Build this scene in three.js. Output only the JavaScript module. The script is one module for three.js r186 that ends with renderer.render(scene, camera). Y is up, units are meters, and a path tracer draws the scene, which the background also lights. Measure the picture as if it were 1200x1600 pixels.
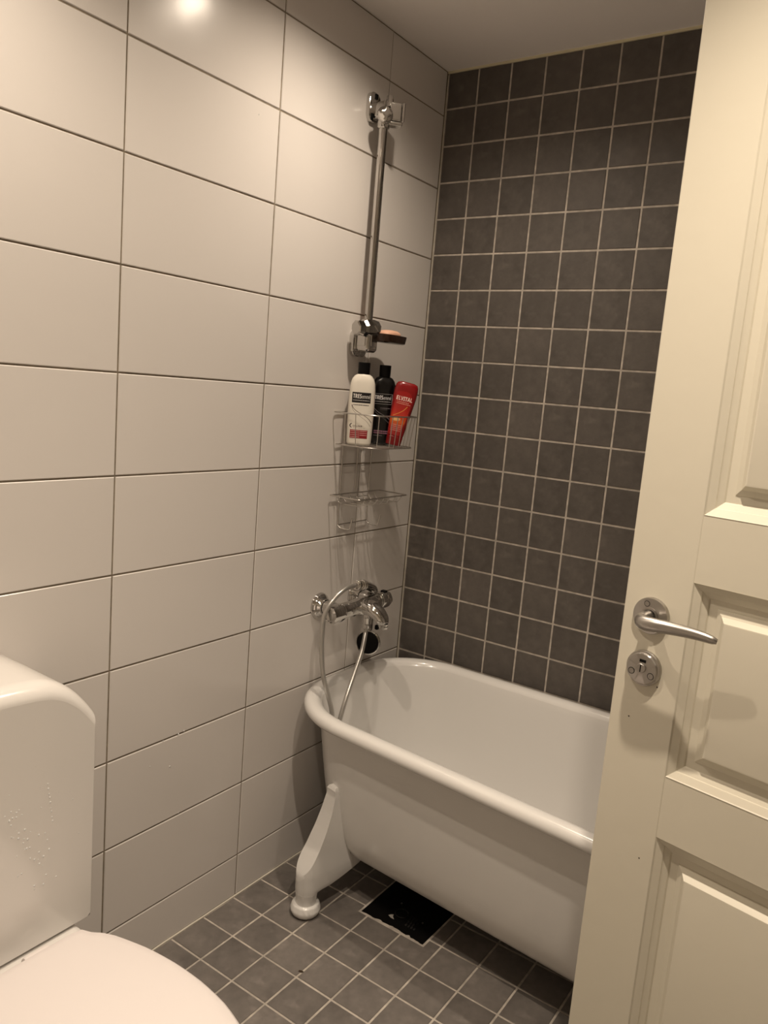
import * as THREE from 'three';
import { mergeGeometries, toCreasedNormals } from 'three/addons/utils/BufferGeometryUtils.js';
import { RoundedBoxGeometry } from 'three/addons/geometries/RoundedBoxGeometry.js';

// ---------------------------------------------------------------- camera, light, exposure
const scene = new THREE.Scene();
scene.background = new THREE.Color(0x000000);
const camera = new THREE.PerspectiveCamera(66.64, 1200 / 1600, 0.02, 20);
camera.position.set(1.2674, 1.3083, 2.0052);
camera.rotation.set(-0.1562, 0.5972, 0.0831, 'YXZ');
scene.add(camera);
const renderer = new THREE.WebGLRenderer({ antialias: true });
renderer.toneMapping = THREE.LinearToneMapping;
renderer.toneMappingExposure = 1.56;
renderer.shadowMap.enabled = true;
const CEIL = 2.2057, ROOM_X = 1.75, ROOM_Z = 2.45;
const LAMP_COLOR = new THREE.Color().setRGB(1.0, 0.845, 0.675);
// ceiling downlights: x, z, candela, half cone
const DOWNLIGHTS = [[0.37, 0.615, 1.75, 1.31], [1.10, 1.32, 3.75, 1.0], [0.37, 1.45, 2.0, 1.22]];

// ---------------------------------------------------------------- helpers
let seed = 7;
function rnd() { seed = (seed * 1664525 + 1013904223) % 4294967296; return seed / 4294967296; }
const rr = (a, b) => a + (b - a) * rnd();
const V = (x, y, z) => new THREE.Vector3(x, y, z);
const used = {};
function numbered(n) { const k = used[n] = (used[n] ?? -1) + 1; return k ? `${n}_${String(k).padStart(3, '0')}` : n; }
function mesh(name, geo, m, parent = scene) {
  const o = new THREE.Mesh(m === M.doorPaint || m === M.plaster || m === M.ceiling || m === M.greyGrout || m === M.whiteGrout ? metreUV(geo) : geo, m); o.name = numbered(name); parent.add(o); return o;
}
function thing(name, label, category, pos = [0, 0, 0], group) {
  const o = new THREE.Group(); o.name = numbered(name); o.position.set(...pos); scene.add(o);
  o.userData = { label, category }; if (group) o.userData.group = group; return o;
}
function struct(o, label) { o.userData.kind = 'structure'; if (label) o.userData.label = label; return o; }
function merge(list) { return mergeGeometries(list.map(g => { const q = g.index ? g.toNonIndexed() : g; for (const k of Object.keys(q.attributes)) if (!['position', 'normal', 'uv'].includes(k)) q.deleteAttribute(k); return q; })); }
function box(w, h, d, x = 0, y = 0, z = 0) { return new THREE.BoxGeometry(w, h, d).translate(x, y, z); }
function rbox(w, h, d, r, x = 0, y = 0, z = 0, s = 3) { return new RoundedBoxGeometry(w, h, d, s, r).translate(x, y, z); }
function tube(pts, r, seg = 40, rad = 8, closed = false, tension = 0.5) {
  const c = new THREE.CatmullRomCurve3(pts.map(p => p.isVector3 ? p : V(...p)), closed, 'catmullrom', tension);
  const g = new THREE.TubeGeometry(c, seg, r, rad, closed);
  if (closed) return g;
  const caps = [[0, -1], [1, 1]].map(([t, s]) => {
    const d = new THREE.CircleGeometry(r, rad), q = new THREE.Quaternion().setFromUnitVectors(V(0, 0, 1), c.getTangent(t).multiplyScalar(s));
    return d.applyQuaternion(q).translate(...c.getPoint(t).toArray());
  });
  return merge([g, ...caps]);
}
function poly(pts, r, rad = 8) { // a bent wire: straight runs joined by balls
  const out = [];
  for (let i = 0; i + 1 < pts.length; i++) {
    const a = V(...pts[i]), b = V(...pts[i + 1]), d = b.clone().sub(a), L = d.length();
    const g = new THREE.CylinderGeometry(r, r, L, rad, 1, false);
    g.applyQuaternion(new THREE.Quaternion().setFromUnitVectors(V(0, 1, 0), d.normalize())).translate((a.x + b.x) / 2, (a.y + b.y) / 2, (a.z + b.z) / 2);
    out.push(g);
    if (i) out.push(new THREE.SphereGeometry(r, rad, 6).translate(...pts[i]));
  }
  return merge(out);
}
function lathe(profile, seg = 32, axis = V(0, 1, 0), at = [0, 0, 0], crease = 0.6) {
  let g = new THREE.LatheGeometry(profile.map(([r, y]) => new THREE.Vector2(r, y)), seg);
  g = toCreasedNormals(g.toNonIndexed(), crease);
  return g.applyQuaternion(new THREE.Quaternion().setFromUnitVectors(V(0, 1, 0), axis.clone().normalize())).translate(...at);
}
// rings: arrays of [x,y,z], all the same length; closed around
function loft(rings, { capA = false, capB = false, uv } = {}) {
  const n = rings[0].length, pos = [], idx = [], uvs = [];
  rings.forEach((r, i) => r.forEach((p, k) => { pos.push(...p); const u = uv ? uv(p, i, k) : [k / n, i / (rings.length - 1)]; uvs.push(...u); }));
  for (let i = 0; i + 1 < rings.length; i++) for (let k = 0; k < n; k++) {
    const a = i * n + k, b = i * n + (k + 1) % n, c = a + n, d = b + n;
    idx.push(a, b, c, b, d, c);
  }
  const cap = (i, flip) => {
    const r = rings[i], c = [0, 1, 2].map(j => r.reduce((s, p) => s + p[j], 0) / n), ci = pos.length / 3; pos.push(...c); uvs.push(...(uv ? uv(c, i, 0) : [0.5, 0.5]));
    for (let k = 0; k < n; k++) { const a = i * n + k, b = i * n + (k + 1) % n; flip ? idx.push(ci, b, a) : idx.push(ci, a, b); }
  };
  if (capA) cap(0, true); if (capB) cap(rings.length - 1, false);
  const g = new THREE.BufferGeometry();
  g.setAttribute('position', new THREE.Float32BufferAttribute(pos, 3)); g.setAttribute('uv', new THREE.Float32BufferAttribute(uvs, 2));
  g.setIndex(idx); g.computeVertexNormals(); return g;
}
// a flat piece with chamfered edges: polygon in xy (counter-clockwise), front at z = 0, back at -t
function slab(pts, t, b, du = 0, dv = 0) {
  const n = pts.length, inner = pts.map((p, i) => {
    const a = pts[(i + n - 1) % n], c = pts[(i + 1) % n];
    const e1 = new THREE.Vector2(p[0] - a[0], p[1] - a[1]).normalize(), e2 = new THREE.Vector2(c[0] - p[0], c[1] - p[1]).normalize();
    const n1 = [-e1.y, e1.x], n2 = [-e2.y, e2.x], k = 1 + n1[0] * n2[0] + n1[1] * n2[1];
    return [p[0] + (n1[0] + n2[0]) * b / k, p[1] + (n1[1] + n2[1]) * b / k];
  });
  const pos = [], uv = [];
  const push = (p, z) => { pos.push(p[0], p[1], z); uv.push(p[0] + du, p[1] + dv); };
  const v2 = inner.map(p => new THREE.Vector2(...p));
  for (const f of THREE.ShapeUtils.triangulateShape(v2, [])) for (const i of f) push(inner[i], 0);
  for (let i = 0; i < n; i++) {
    const j = (i + 1) % n;
    for (const [p, z] of [[pts[i], -b], [pts[j], -b], [inner[i], 0], [pts[j], -b], [inner[j], 0], [inner[i], 0],
      [pts[i], -t], [pts[j], -t], [pts[i], -b], [pts[j], -t], [pts[j], -b], [pts[i], -b]]) push(p, z);
  }
  const g = new THREE.BufferGeometry();
  g.setAttribute('position', new THREE.Float32BufferAttribute(pos, 3)); g.setAttribute('uv', new THREE.Float32BufferAttribute(uv, 2));
  g.computeVertexNormals(); return g;
}
// uv in metres across the face each point belongs to
function metreUV(g) {
  const q = g.index ? g.toNonIndexed() : g, p = q.attributes.position, n = q.attributes.normal, uv = new Float32Array(p.count * 2);
  for (let i = 0; i < p.count; i++) {
    const a = Math.abs(n.getX(i)), b = Math.abs(n.getY(i)), c = Math.abs(n.getZ(i));
    uv[2 * i] = a > b && a > c ? p.getZ(i) : p.getX(i); uv[2 * i + 1] = b >= a && b >= c ? p.getZ(i) : p.getY(i);
  }
  q.setAttribute('uv', new THREE.BufferAttribute(uv, 2)); return q;
}
const rect = (w, h) => [[-w / 2, -h / 2], [w / 2, -h / 2], [w / 2, h / 2], [-w / 2, h / 2]];

// ---------------------------------------------------------------- textures and materials
function hash(x, y, s) { let h = (x * 374761393 + y * 668265263 + s * 2147483647) | 0; h = Math.imul(h ^ (h >>> 13), 1274126177); return ((h ^ (h >>> 16)) >>> 0) / 4294967296; }
function vnoise(x, y, per, s) { // tiling value noise
  const xi = Math.floor(x), yi = Math.floor(y), fx = x - xi, fy = y - yi, u = fx * fx * (3 - 2 * fx), v = fy * fy * (3 - 2 * fy), m = a => ((a % per) + per) % per;
  const a = hash(m(xi), m(yi), s), b = hash(m(xi + 1), m(yi), s), c = hash(m(xi), m(yi + 1), s), d = hash(m(xi + 1), m(yi + 1), s);
  return a + (b - a) * u + (c - a) * v + (a - b - c + d) * u * v;
}
function fbm(u, v, f, oct, s) { let a = 0, w = 0.5, t = 0; for (let i = 0; i < oct; i++) { a += w * vnoise(u * f, v * f, f, s + i); t += w; w *= 0.55; f *= 2; } return a / t; }
function dataTex(size, fn, srgb, repeat = 1) {
  const d = new Uint8Array(size * size * 4);
  for (let y = 0; y < size; y++) for (let x = 0; x < size; x++) { const c = fn(x / size, y / size); for (let i = 0; i < 3; i++) d[(y * size + x) * 4 + i] = Math.max(0, Math.min(255, Math.round(c[i] * 255))); d[(y * size + x) * 4 + 3] = 255; }
  const t = new THREE.DataTexture(d, size, size); t.wrapS = t.wrapT = THREE.RepeatWrapping; t.magFilter = THREE.LinearFilter; t.minFilter = THREE.LinearMipmapLinearFilter; t.generateMipmaps = true;
  if (srgb) t.colorSpace = THREE.SRGBColorSpace; t.repeat.set(repeat, repeat); t.needsUpdate = true; return t;
}
// mottled slate-like face of the grey tiles: 0.5 m per repeat
const slateMap = dataTex(512, (u, v) => {
  const a = fbm(u, v, 6, 5, 11), b = fbm(u, v, 24, 4, 31), streak = fbm(u * 1, v, 40, 3, 57);
  let k = 0.84 + 0.20 * (a - 0.5) + 0.13 * (b - 0.5) + 0.08 * (streak - 0.5);
  const worn = Math.max(0, fbm(u, v, 14, 4, 77) - 0.64) * 0.5;
  return [k + worn, k * 0.985 + worn, k * 0.96 + worn];
}, true, 2);
const slateBump = dataTex(512, (u, v) => { const k = 0.6 * fbm(u, v, 20, 5, 5) + 0.4 * fbm(u, v, 80, 3, 9); return [k, k, k]; }, false, 2);
const slateRough = dataTex(256, (u, v) => { const k = 0.80 + 0.30 * (fbm(u, v, 8, 4, 21) - 0.5); return [k, k, k]; }, false, 2);
const waveBump = dataTex(256, (u, v) => { const k = fbm(u, v, 8, 3, 91); return [k, k, k]; }, false, 1);
const orangePeel = dataTex(256, (u, v) => { const k = fbm(u, v, 24, 3, 44); return [k, k, k]; }, false, 2);
const groutMap = dataTex(256, (u, v) => { const k = 0.86 + 0.3 * (fbm(u, v, 32, 4, 3) - 0.5); return [k, k, k]; }, true, 2);
const std = p => new THREE.MeshStandardMaterial(p);
const phys = p => new THREE.MeshPhysicalMaterial(p);
const M = {
  whiteTile: [0.0, 0.012, -0.012].map(d => phys({ color: new THREE.Color().setRGB(0.76 + d, 0.72 + d, 0.685 + d), roughness: 0.23, bumpMap: waveBump, bumpScale: 0.0006 })),
  whiteGrout: std({ color: 0x9f927f, roughness: 0.95, map: groutMap }),
  greyTile: [1, 0.95, 1.05].map(k => std({ color: new THREE.Color().setRGB(0.150 * k, 0.135 * k, 0.127 * k), roughness: 0.75, roughnessMap: slateRough, map: slateMap, bumpMap: slateBump, bumpScale: 0.0006 })),
  floorTile: [1, 0.94, 1.06].map(k => std({ color: new THREE.Color().setRGB(0.245 * k, 0.226 * k, 0.217 * k), roughness: 0.7, roughnessMap: slateRough, map: slateMap, bumpMap: slateBump, bumpScale: 0.0007 })),
  greyGrout: std({ color: 0xdcd2c6, roughness: 0.95, map: groutMap }),
  ceiling: std({ color: 0xf4efeb, roughness: 0.9, bumpMap: orangePeel, bumpScale: 0.0004 }),
  plaster: std({ color: 0xe6e0d8, roughness: 0.85, bumpMap: orangePeel, bumpScale: 0.0004 }),
  caulk: std({ color: 0xe0d8b8, roughness: 0.6 }),
  silicone: std({ color: 0xd8d2c4, roughness: 0.5 }),
  enamel: phys({ color: new THREE.Color().setRGB(0.80, 0.785, 0.76), roughness: 0.22, clearcoat: 0.6, clearcoatRoughness: 0.06 }),
  porcelain: phys({ color: new THREE.Color().setRGB(0.80, 0.775, 0.745), roughness: 0.2, clearcoat: 0.5, clearcoatRoughness: 0.08 }),
  lidPlastic: phys({ color: new THREE.Color().setRGB(0.81, 0.755, 0.74), roughness: 0.38 }),
  doorPaint: phys({ color: new THREE.Color().setRGB(0.69, 0.65, 0.54), roughness: 0.4, bumpMap: orangePeel, bumpScale: 0.0002 }),
  chrome: std({ color: 0xcfcdca, metalness: 1, roughness: 0.07 }),
  satin: std({ color: 0xb4b0ab, metalness: 1, roughness: 0.33 }),
  wire: std({ color: 0xd2cec9, metalness: 1, roughness: 0.30 }),
  hose: phys({ color: 0xb9b6b1, metalness: 0.7, roughness: 0.3, clearcoat: 0.5 }),
  black: phys({ color: 0x060606, roughness: 0.55, specularIntensity: 0.4 }),
  blackGloss: phys({ color: 0x040404, roughness: 0.3, specularIntensity: 0.35 }),
  capBlack: phys({ color: 0x050405, roughness: 0.4, specularIntensity: 0.4 }),
  drain: phys({ color: 0x080707, roughness: 0.5, specularIntensity: 0.5 }),
  smoke: phys({ color: 0x2a1a12, roughness: 0.15 }),
  soap: phys({ color: 0xe4b398, roughness: 0.5 }),
  water: phys({ color: 0xffffff, roughness: 0.08, transmission: 0.35, thickness: 0.001, ior: 1.33 }),
  dirt: std({ color: 0x2a2018, roughness: 0.9 }),
  lampGlow: std({ color: 0xffffff, emissive: LAMP_COLOR, emissiveIntensity: 14 }),
  rubber: std({ color: 0x1a1817, roughness: 0.8 }),
};

// ---------------------------------------------------------------- room shell
const TH = 0.12;
// left wall: grout bed with large white tiles
const wallLeft = struct(mesh('wall_left', new THREE.BoxGeometry(TH, CEIL + 0.2, ROOM_Z + 0.24).translate(-TH / 2 - 0.0022, CEIL / 2, ROOM_Z / 2), M.whiteGrout), 'wall of large glossy white tiles');
{
  const TW = 0.3969, THt = 0.1973, zA = 1.0693, y0 = 2.0869, gap = 0.0034;
  const zs = [0.004]; for (let k = -2; k <= 3; k++) zs.push(zA + k * TW); zs.push(ROOM_Z);
  const ys = [0.001]; for (let m = 10; m >= 0; m--) ys.push(y0 - m * THt); ys.push(CEIL - 0.001);
  for (let i = 0; i + 1 < zs.length; i++) for (let j = 0; j + 1 < ys.length; j++) {
    const w = zs[i + 1] - zs[i] - gap, h = ys[j + 1] - ys[j] - gap;
    const t = mesh('tile', slab(rect(w, h), 0.008, 0.0014, rr(0, 1), rr(0, 1)), M.whiteTile[Math.floor(rnd() * 3)], wallLeft);
    t.position.set(rr(-0.0003, 0.0003), (ys[j] + ys[j + 1]) / 2, (zs[i] + zs[i + 1]) / 2);
    t.rotation.set(0, Math.PI / 2 + rr(-0.0012, 0.0012), 0);
  }
}
{
  const d = []; for (const [y, z] of [[0.510, 0.884], [0.512, 0.868], [0.508, 0.927], [0.44, 0.905], [0.46, 0.96], [1.86, 0.737], [0.315, 0.874]]) d.push(new THREE.SphereGeometry(rr(0.0012, 0.0022), 10, 8).scale(0.5, 1.1, 1).translate(0.0003, y, z));
  mesh('water_drops', merge(d), M.water, wallLeft).userData.kind = 'stuff';
}
// back wall: grey mosaic tiles on a pale grout bed
const wallBack = struct(mesh('wall_back', new THREE.BoxGeometry(ROOM_X + 0.24, CEIL + 0.2, TH).translate(ROOM_X / 2, CEIL / 2, -TH / 2 - 0.0016), M.greyGrout), 'wall of small grey slate-look tiles with pale joints');
{
  const p = 0.1, gap = 0.0052, xs = [0.002], ys = [0.001];
  for (let x = 0.0983; x < ROOM_X; x += p) xs.push(x); xs.push(ROOM_X);
  for (let k = 20; k >= 0; k--) ys.push(2.1047 - k * p); ys.push(CEIL - 0.004);
  const rest = [], var_ = [0, 1, 2, 3, 4, 5].map(i => slab(rect(p - gap, p - gap), 0.007, 0.0009, 0.13 * i, 0.29 * i));
  for (let i = 0; i + 1 < xs.length; i++) for (let j = 0; j + 1 < ys.length; j++) {
    const w = xs[i + 1] - xs[i] - gap, h = ys[j + 1] - ys[j] - gap, x = (xs[i] + xs[i + 1]) / 2, y = (ys[j] + ys[j + 1]) / 2;
    if (w < 0.006 || h < 0.006) continue;
    const full = Math.abs(w - (p - gap)) < 1e-4 && Math.abs(h - (p - gap)) < 1e-4;
    const g = full ? var_[Math.floor(rnd() * 6)] : slab(rect(w, h), 0.007, 0.0009, rr(0, 1), rr(0, 1));
    if (x < 1.12) {
      const t = mesh('tile', g, M.greyTile[Math.floor(rnd() * 3)], wallBack);
      t.position.set(x, y, rr(-0.0003, 0.0003)); t.rotation.set(rr(-0.002, 0.002), rr(-0.002, 0.002), 0);
    } else rest.push(g.clone().translate(x, y, 0));
  }
  mesh('tiles', mergeGeometries(rest), M.greyTile[0], wallBack).userData.kind = 'stuff';
}
// floor: grey tiles, cut around the drain
const DR = { x0: 0.274, x1: 0.470, z0: 0.315, z1: 0.512 };
const floor = struct(mesh('floor', new THREE.BoxGeometry(ROOM_X + 0.24, TH, ROOM_Z + 0.24).translate(ROOM_X / 2, -TH / 2 - 0.0014, ROOM_Z / 2), M.greyGrout), 'floor of small grey slate-look tiles with pale joints');
{
  const p = 0.1, gap = 0.0048, xs = [0.002], zs = [0.002], rest = [];
  for (let x = 0.1027; x < ROOM_X; x += p) xs.push(x); xs.push(ROOM_X);
  for (let z = 0.0811; z < ROOM_Z; z += p) zs.push(z); zs.push(ROOM_Z);
  const var_ = [0, 1, 2, 3, 4, 5].map(i => slab(rect(p - gap, p - gap), 0.007, 0.0010, 0.17 * i, 0.23 * i));
  for (let i = 0; i + 1 < xs.length; i++) for (let j = 0; j + 1 < zs.length; j++) {
    const x0 = xs[i] + gap / 2, x1 = xs[i + 1] - gap / 2, z0 = zs[j] + gap / 2, z1 = zs[j + 1] - gap / 2, cx = (x0 + x1) / 2, cz = (z0 + z1) / 2;
    if (x1 - x0 < 0.006 || z1 - z0 < 0.006) continue;
    const ox = x0 < DR.x1 && x1 > DR.x0, oz = z0 < DR.z1 && z1 > DR.z0;
    let pts = [[x0, z0], [x1, z0], [x1, z1], [x0, z1]];
    if (ox && oz) {
      const inL = x0 < DR.x0, inR = x1 > DR.x1, inB = z0 < DR.z0, inF = z1 > DR.z1;
      const X = inL ? DR.x0 : DR.x1, Z = inB ? DR.z0 : DR.z1;
      if (!inL && !inR && !inB && !inF) continue;
      if ((inL || inR) && !inB && !inF) pts = inL ? [[x0, z0], [X, z0], [X, z1], [x0, z1]] : [[X, z0], [x1, z0], [x1, z1], [X, z1]];
      else if ((inB || inF) && !inL && !inR) pts = inB ? [[x0, z0], [x1, z0], [x1, Z], [x0, Z]] : [[x0, Z], [x1, Z], [x1, z1], [x0, z1]];
      else if (inL && inF) pts = [[x0, z0], [X, z0], [X, Z], [x1, Z], [x1, z1], [x0, z1]];
      else if (inR && inF) pts = [[X, z0], [x1, z0], [x1, z1], [x0, z1], [x0, Z], [X, Z]];
      else if (inL && inB) pts = [[x0, z0], [x1, z0], [x1, Z], [X, Z], [X, z1], [x0, z1]];
      else pts = [[x0, z0], [x1, z0], [x1, z1], [X, z1], [X, Z], [x0, Z]];
    }
    const full = !(ox && oz) && Math.abs(x1 - x0 - (p - gap)) < 1e-4 && Math.abs(z1 - z0 - (p - gap)) < 1e-4;
    // local y is -z on the floor, so the outline is mirrored and its order reversed
    const g = full ? var_[Math.floor(rnd() * 6)] : slab(pts.map(([x, z]) => [x - cx, -(z - cz)]).reverse(), 0.007, 0.001, rr(0, 1), rr(0, 1));
    if (cx < 1.25 && cz < 1.6) {
      const t = mesh('tile', g, M.floorTile[Math.floor(rnd() * 3)], floor);
      t.position.set(cx, rr(-0.0004, 0.0004), cz); t.rotation.set(-Math.PI / 2 + rr(-0.003, 0.003), rr(-0.003, 0.003), 0);
    } else rest.push(g.clone().rotateX(-Math.PI / 2).translate(cx, 0, cz));
  }
  mesh('tiles', mergeGeometries(rest), M.floorTile[0], floor).userData.kind = 'stuff';
}
// ceiling with openings for the downlights
{
  const s = new THREE.Shape([[-TH, -TH], [ROOM_X + TH, -TH], [ROOM_X + TH, ROOM_Z + TH], [-TH, ROOM_Z + TH]].map(p => new THREE.Vector2(...p)));
  for (const [x, z] of DOWNLIGHTS) { const h = new THREE.Path(); h.absarc(x, z, 0.040, 0, Math.PI * 2, true); s.holes.push(h); }
  const g = new THREE.ExtrudeGeometry(s, { depth: 0.1, bevelEnabled: false, curveSegments: 32 }).rotateX(Math.PI / 2).translate(0, CEIL + 0.1, 0);
  struct(mesh('ceiling', g, M.ceiling), 'smooth white painted ceiling');
}
// right wall with the doorway, front wall, and the hall outside the doorway
const DZ0 = 1.045, DZ1 = 1.86, DH = 2.03;
struct(mesh('wall_right', merge([
  box(TH, CEIL + 0.2, DZ0 + 0.12, ROOM_X + TH / 2, CEIL / 2, (DZ0 - 0.12) / 2), box(TH, CEIL + 0.2, ROOM_Z + 0.12 - DZ1, ROOM_X + TH / 2, CEIL / 2, (ROOM_Z + 0.12 + DZ1) / 2),
  box(TH, CEIL + 0.1 - DH, DZ1 - DZ0, ROOM_X + TH / 2, (CEIL + 0.1 + DH) / 2, (DZ0 + DZ1) / 2)]), M.plaster), 'plain pale wall beside the open door');
struct(mesh('wall_front', box(ROOM_X + 0.24, CEIL + 0.2, TH, ROOM_X / 2, CEIL / 2, ROOM_Z + TH / 2), M.plaster), 'plain pale wall behind the toilet');
struct(mesh('wall_hall', merge([box(0.1, 2.6, 2.2, 2.95, 1.2, 1.45), box(1.1, 2.6, 0.1, 2.42, 1.2, 0.4), box(1.1, 2.6, 0.1, 2.42, 1.2, 2.5), box(1.15, 0.1, 2.2, 2.43, 2.4, 1.45), box(1.15, 0.1, 2.2, 2.43, -0.06, 1.45)]), M.plaster), 'plain pale hallway beyond the doorway');
// sealant beads
struct(mesh('trim_1', box(ROOM_X, 0.006, 0.004, ROOM_X / 2, CEIL - 0.003, 0.001), M.caulk), 'cream sealant bead between grey tiles and ceiling');
{
  const pts = []; for (let i = 0; i <= 60; i++) pts.push([0.0012 + rr(-0.0005, 0.0005), 0.0006 + rr(-0.0004, 0.0004), 0.01 + i * (ROOM_Z - 0.02) / 60]);
  struct(mesh('trim_2', tube(pts, 0.0026, 120, 6), M.silicone), 'thin pale sealant line along the foot of the white wall');
  const q = []; for (let i = 0; i <= 40; i++) q.push([0.0015 + rr(-0.0003, 0.0003), 0.01 + i * (CEIL - 0.02) / 40, 0.0015]);
  struct(mesh('trim_3', tube(q, 0.0015, 80, 6), M.silicone), 'thin pale sealant line in the corner of white and grey walls');
}

// ---------------------------------------------------------------- ceiling downlights
DOWNLIGHTS.forEach(([x, z, cd, cone], i) => {
  const where = ['above the shower rail end of the bathtub', 'in front of the open door', 'above the toilet'][i];
  const t = thing('ceiling_downlight', `round recessed ceiling downlight ${where}`, 'light', [x, CEIL, z], 'ceiling downlights');
  mesh('trim_ring', lathe([[0.0385, 0.02], [0.0385, -0.0005], [0.041, -0.003], [0.048, -0.002], [0.049, 0.0002]], 40), M.satin, t);
  mesh('housing', lathe([[0.0001, 0.05], [0.0385, 0.05], [0.0385, 0.018]], 32), M.satin, t);
  mesh('lamp_bulb_face', new THREE.CylinderGeometry(0.036, 0.036, 0.006, 32).translate(0, 0.016, 0), M.lampGlow, t);
  const L = new THREE.SpotLight(LAMP_COLOR, cd, 0, cone, 1.0, 2);
  L.position.set(x, CEIL + 0.008, z); L.target.position.set(x, 0, z); L.castShadow = true; L.shadow.radius = 0.9; L.shadow.mapSize.set(1024, 1024); L.shadow.bias = -0.0005;
  scene.add(L, L.target);
});

// ---------------------------------------------------------------- bathtub
const TUB = { xl: 0.006, xr: 1.50, zb: 0.012 };
const tubFront = x => 0.585 + 0.082 * x;                 // front rim line, opening towards the head end
function tubRing(d, y, n = 96) {
  const out = [], xl = TUB.xl + d, xr = TUB.xr - d, w0 = 0.6, z0 = d, z1 = w0 - d, R = Math.max(0.21 - d * 0.55, 0.03);
  const segs = [[xr - R, z0 + R, -90], [xr - R, z1 - R, 0], [xl + R, z1 - R, 90], [xl + R, z0 + R, 180]], per = n / 4;
  for (const [cx, cz, a0] of segs) for (let k = 0; k < per; k++) {
    const a = (a0 + 90 * k / (per - 1)) * Math.PI / 180, x = cx + R * Math.cos(a), v = cz + R * Math.sin(a);
    out.push([x, y, TUB.zb + v / w0 * (tubFront(x) - TUB.zb)]);
  }
  return out;
}
const OUT = [[0.26, 0.098], [0.20, 0.099], [0.155, 0.104], [0.125, 0.114], [0.105, 0.130], [0.090, 0.155], [0.078, 0.19], [0.068, 0.24], [0.059, 0.30], [0.051, 0.36], [0.044, 0.42], [0.039, 0.465], [0.037, 0.476]];
const RIM = [[0.037, 0.476], [0.028, 0.479], [0.014, 0.480], [0.005, 0.484], [0.001, 0.490], [0.0, 0.497], [0.002, 0.505], [0.007, 0.511], [0.014, 0.514], [0.023, 0.515], [0.031, 0.513], [0.037, 0.508], [0.041, 0.500]];
const INN = [[0.041, 0.500], [0.045, 0.485], [0.053, 0.43], [0.063, 0.36], [0.075, 0.29], [0.088, 0.235], [0.104, 0.195], [0.125, 0.17], [0.155, 0.155], [0.20, 0.149], [0.26, 0.147]];
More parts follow.
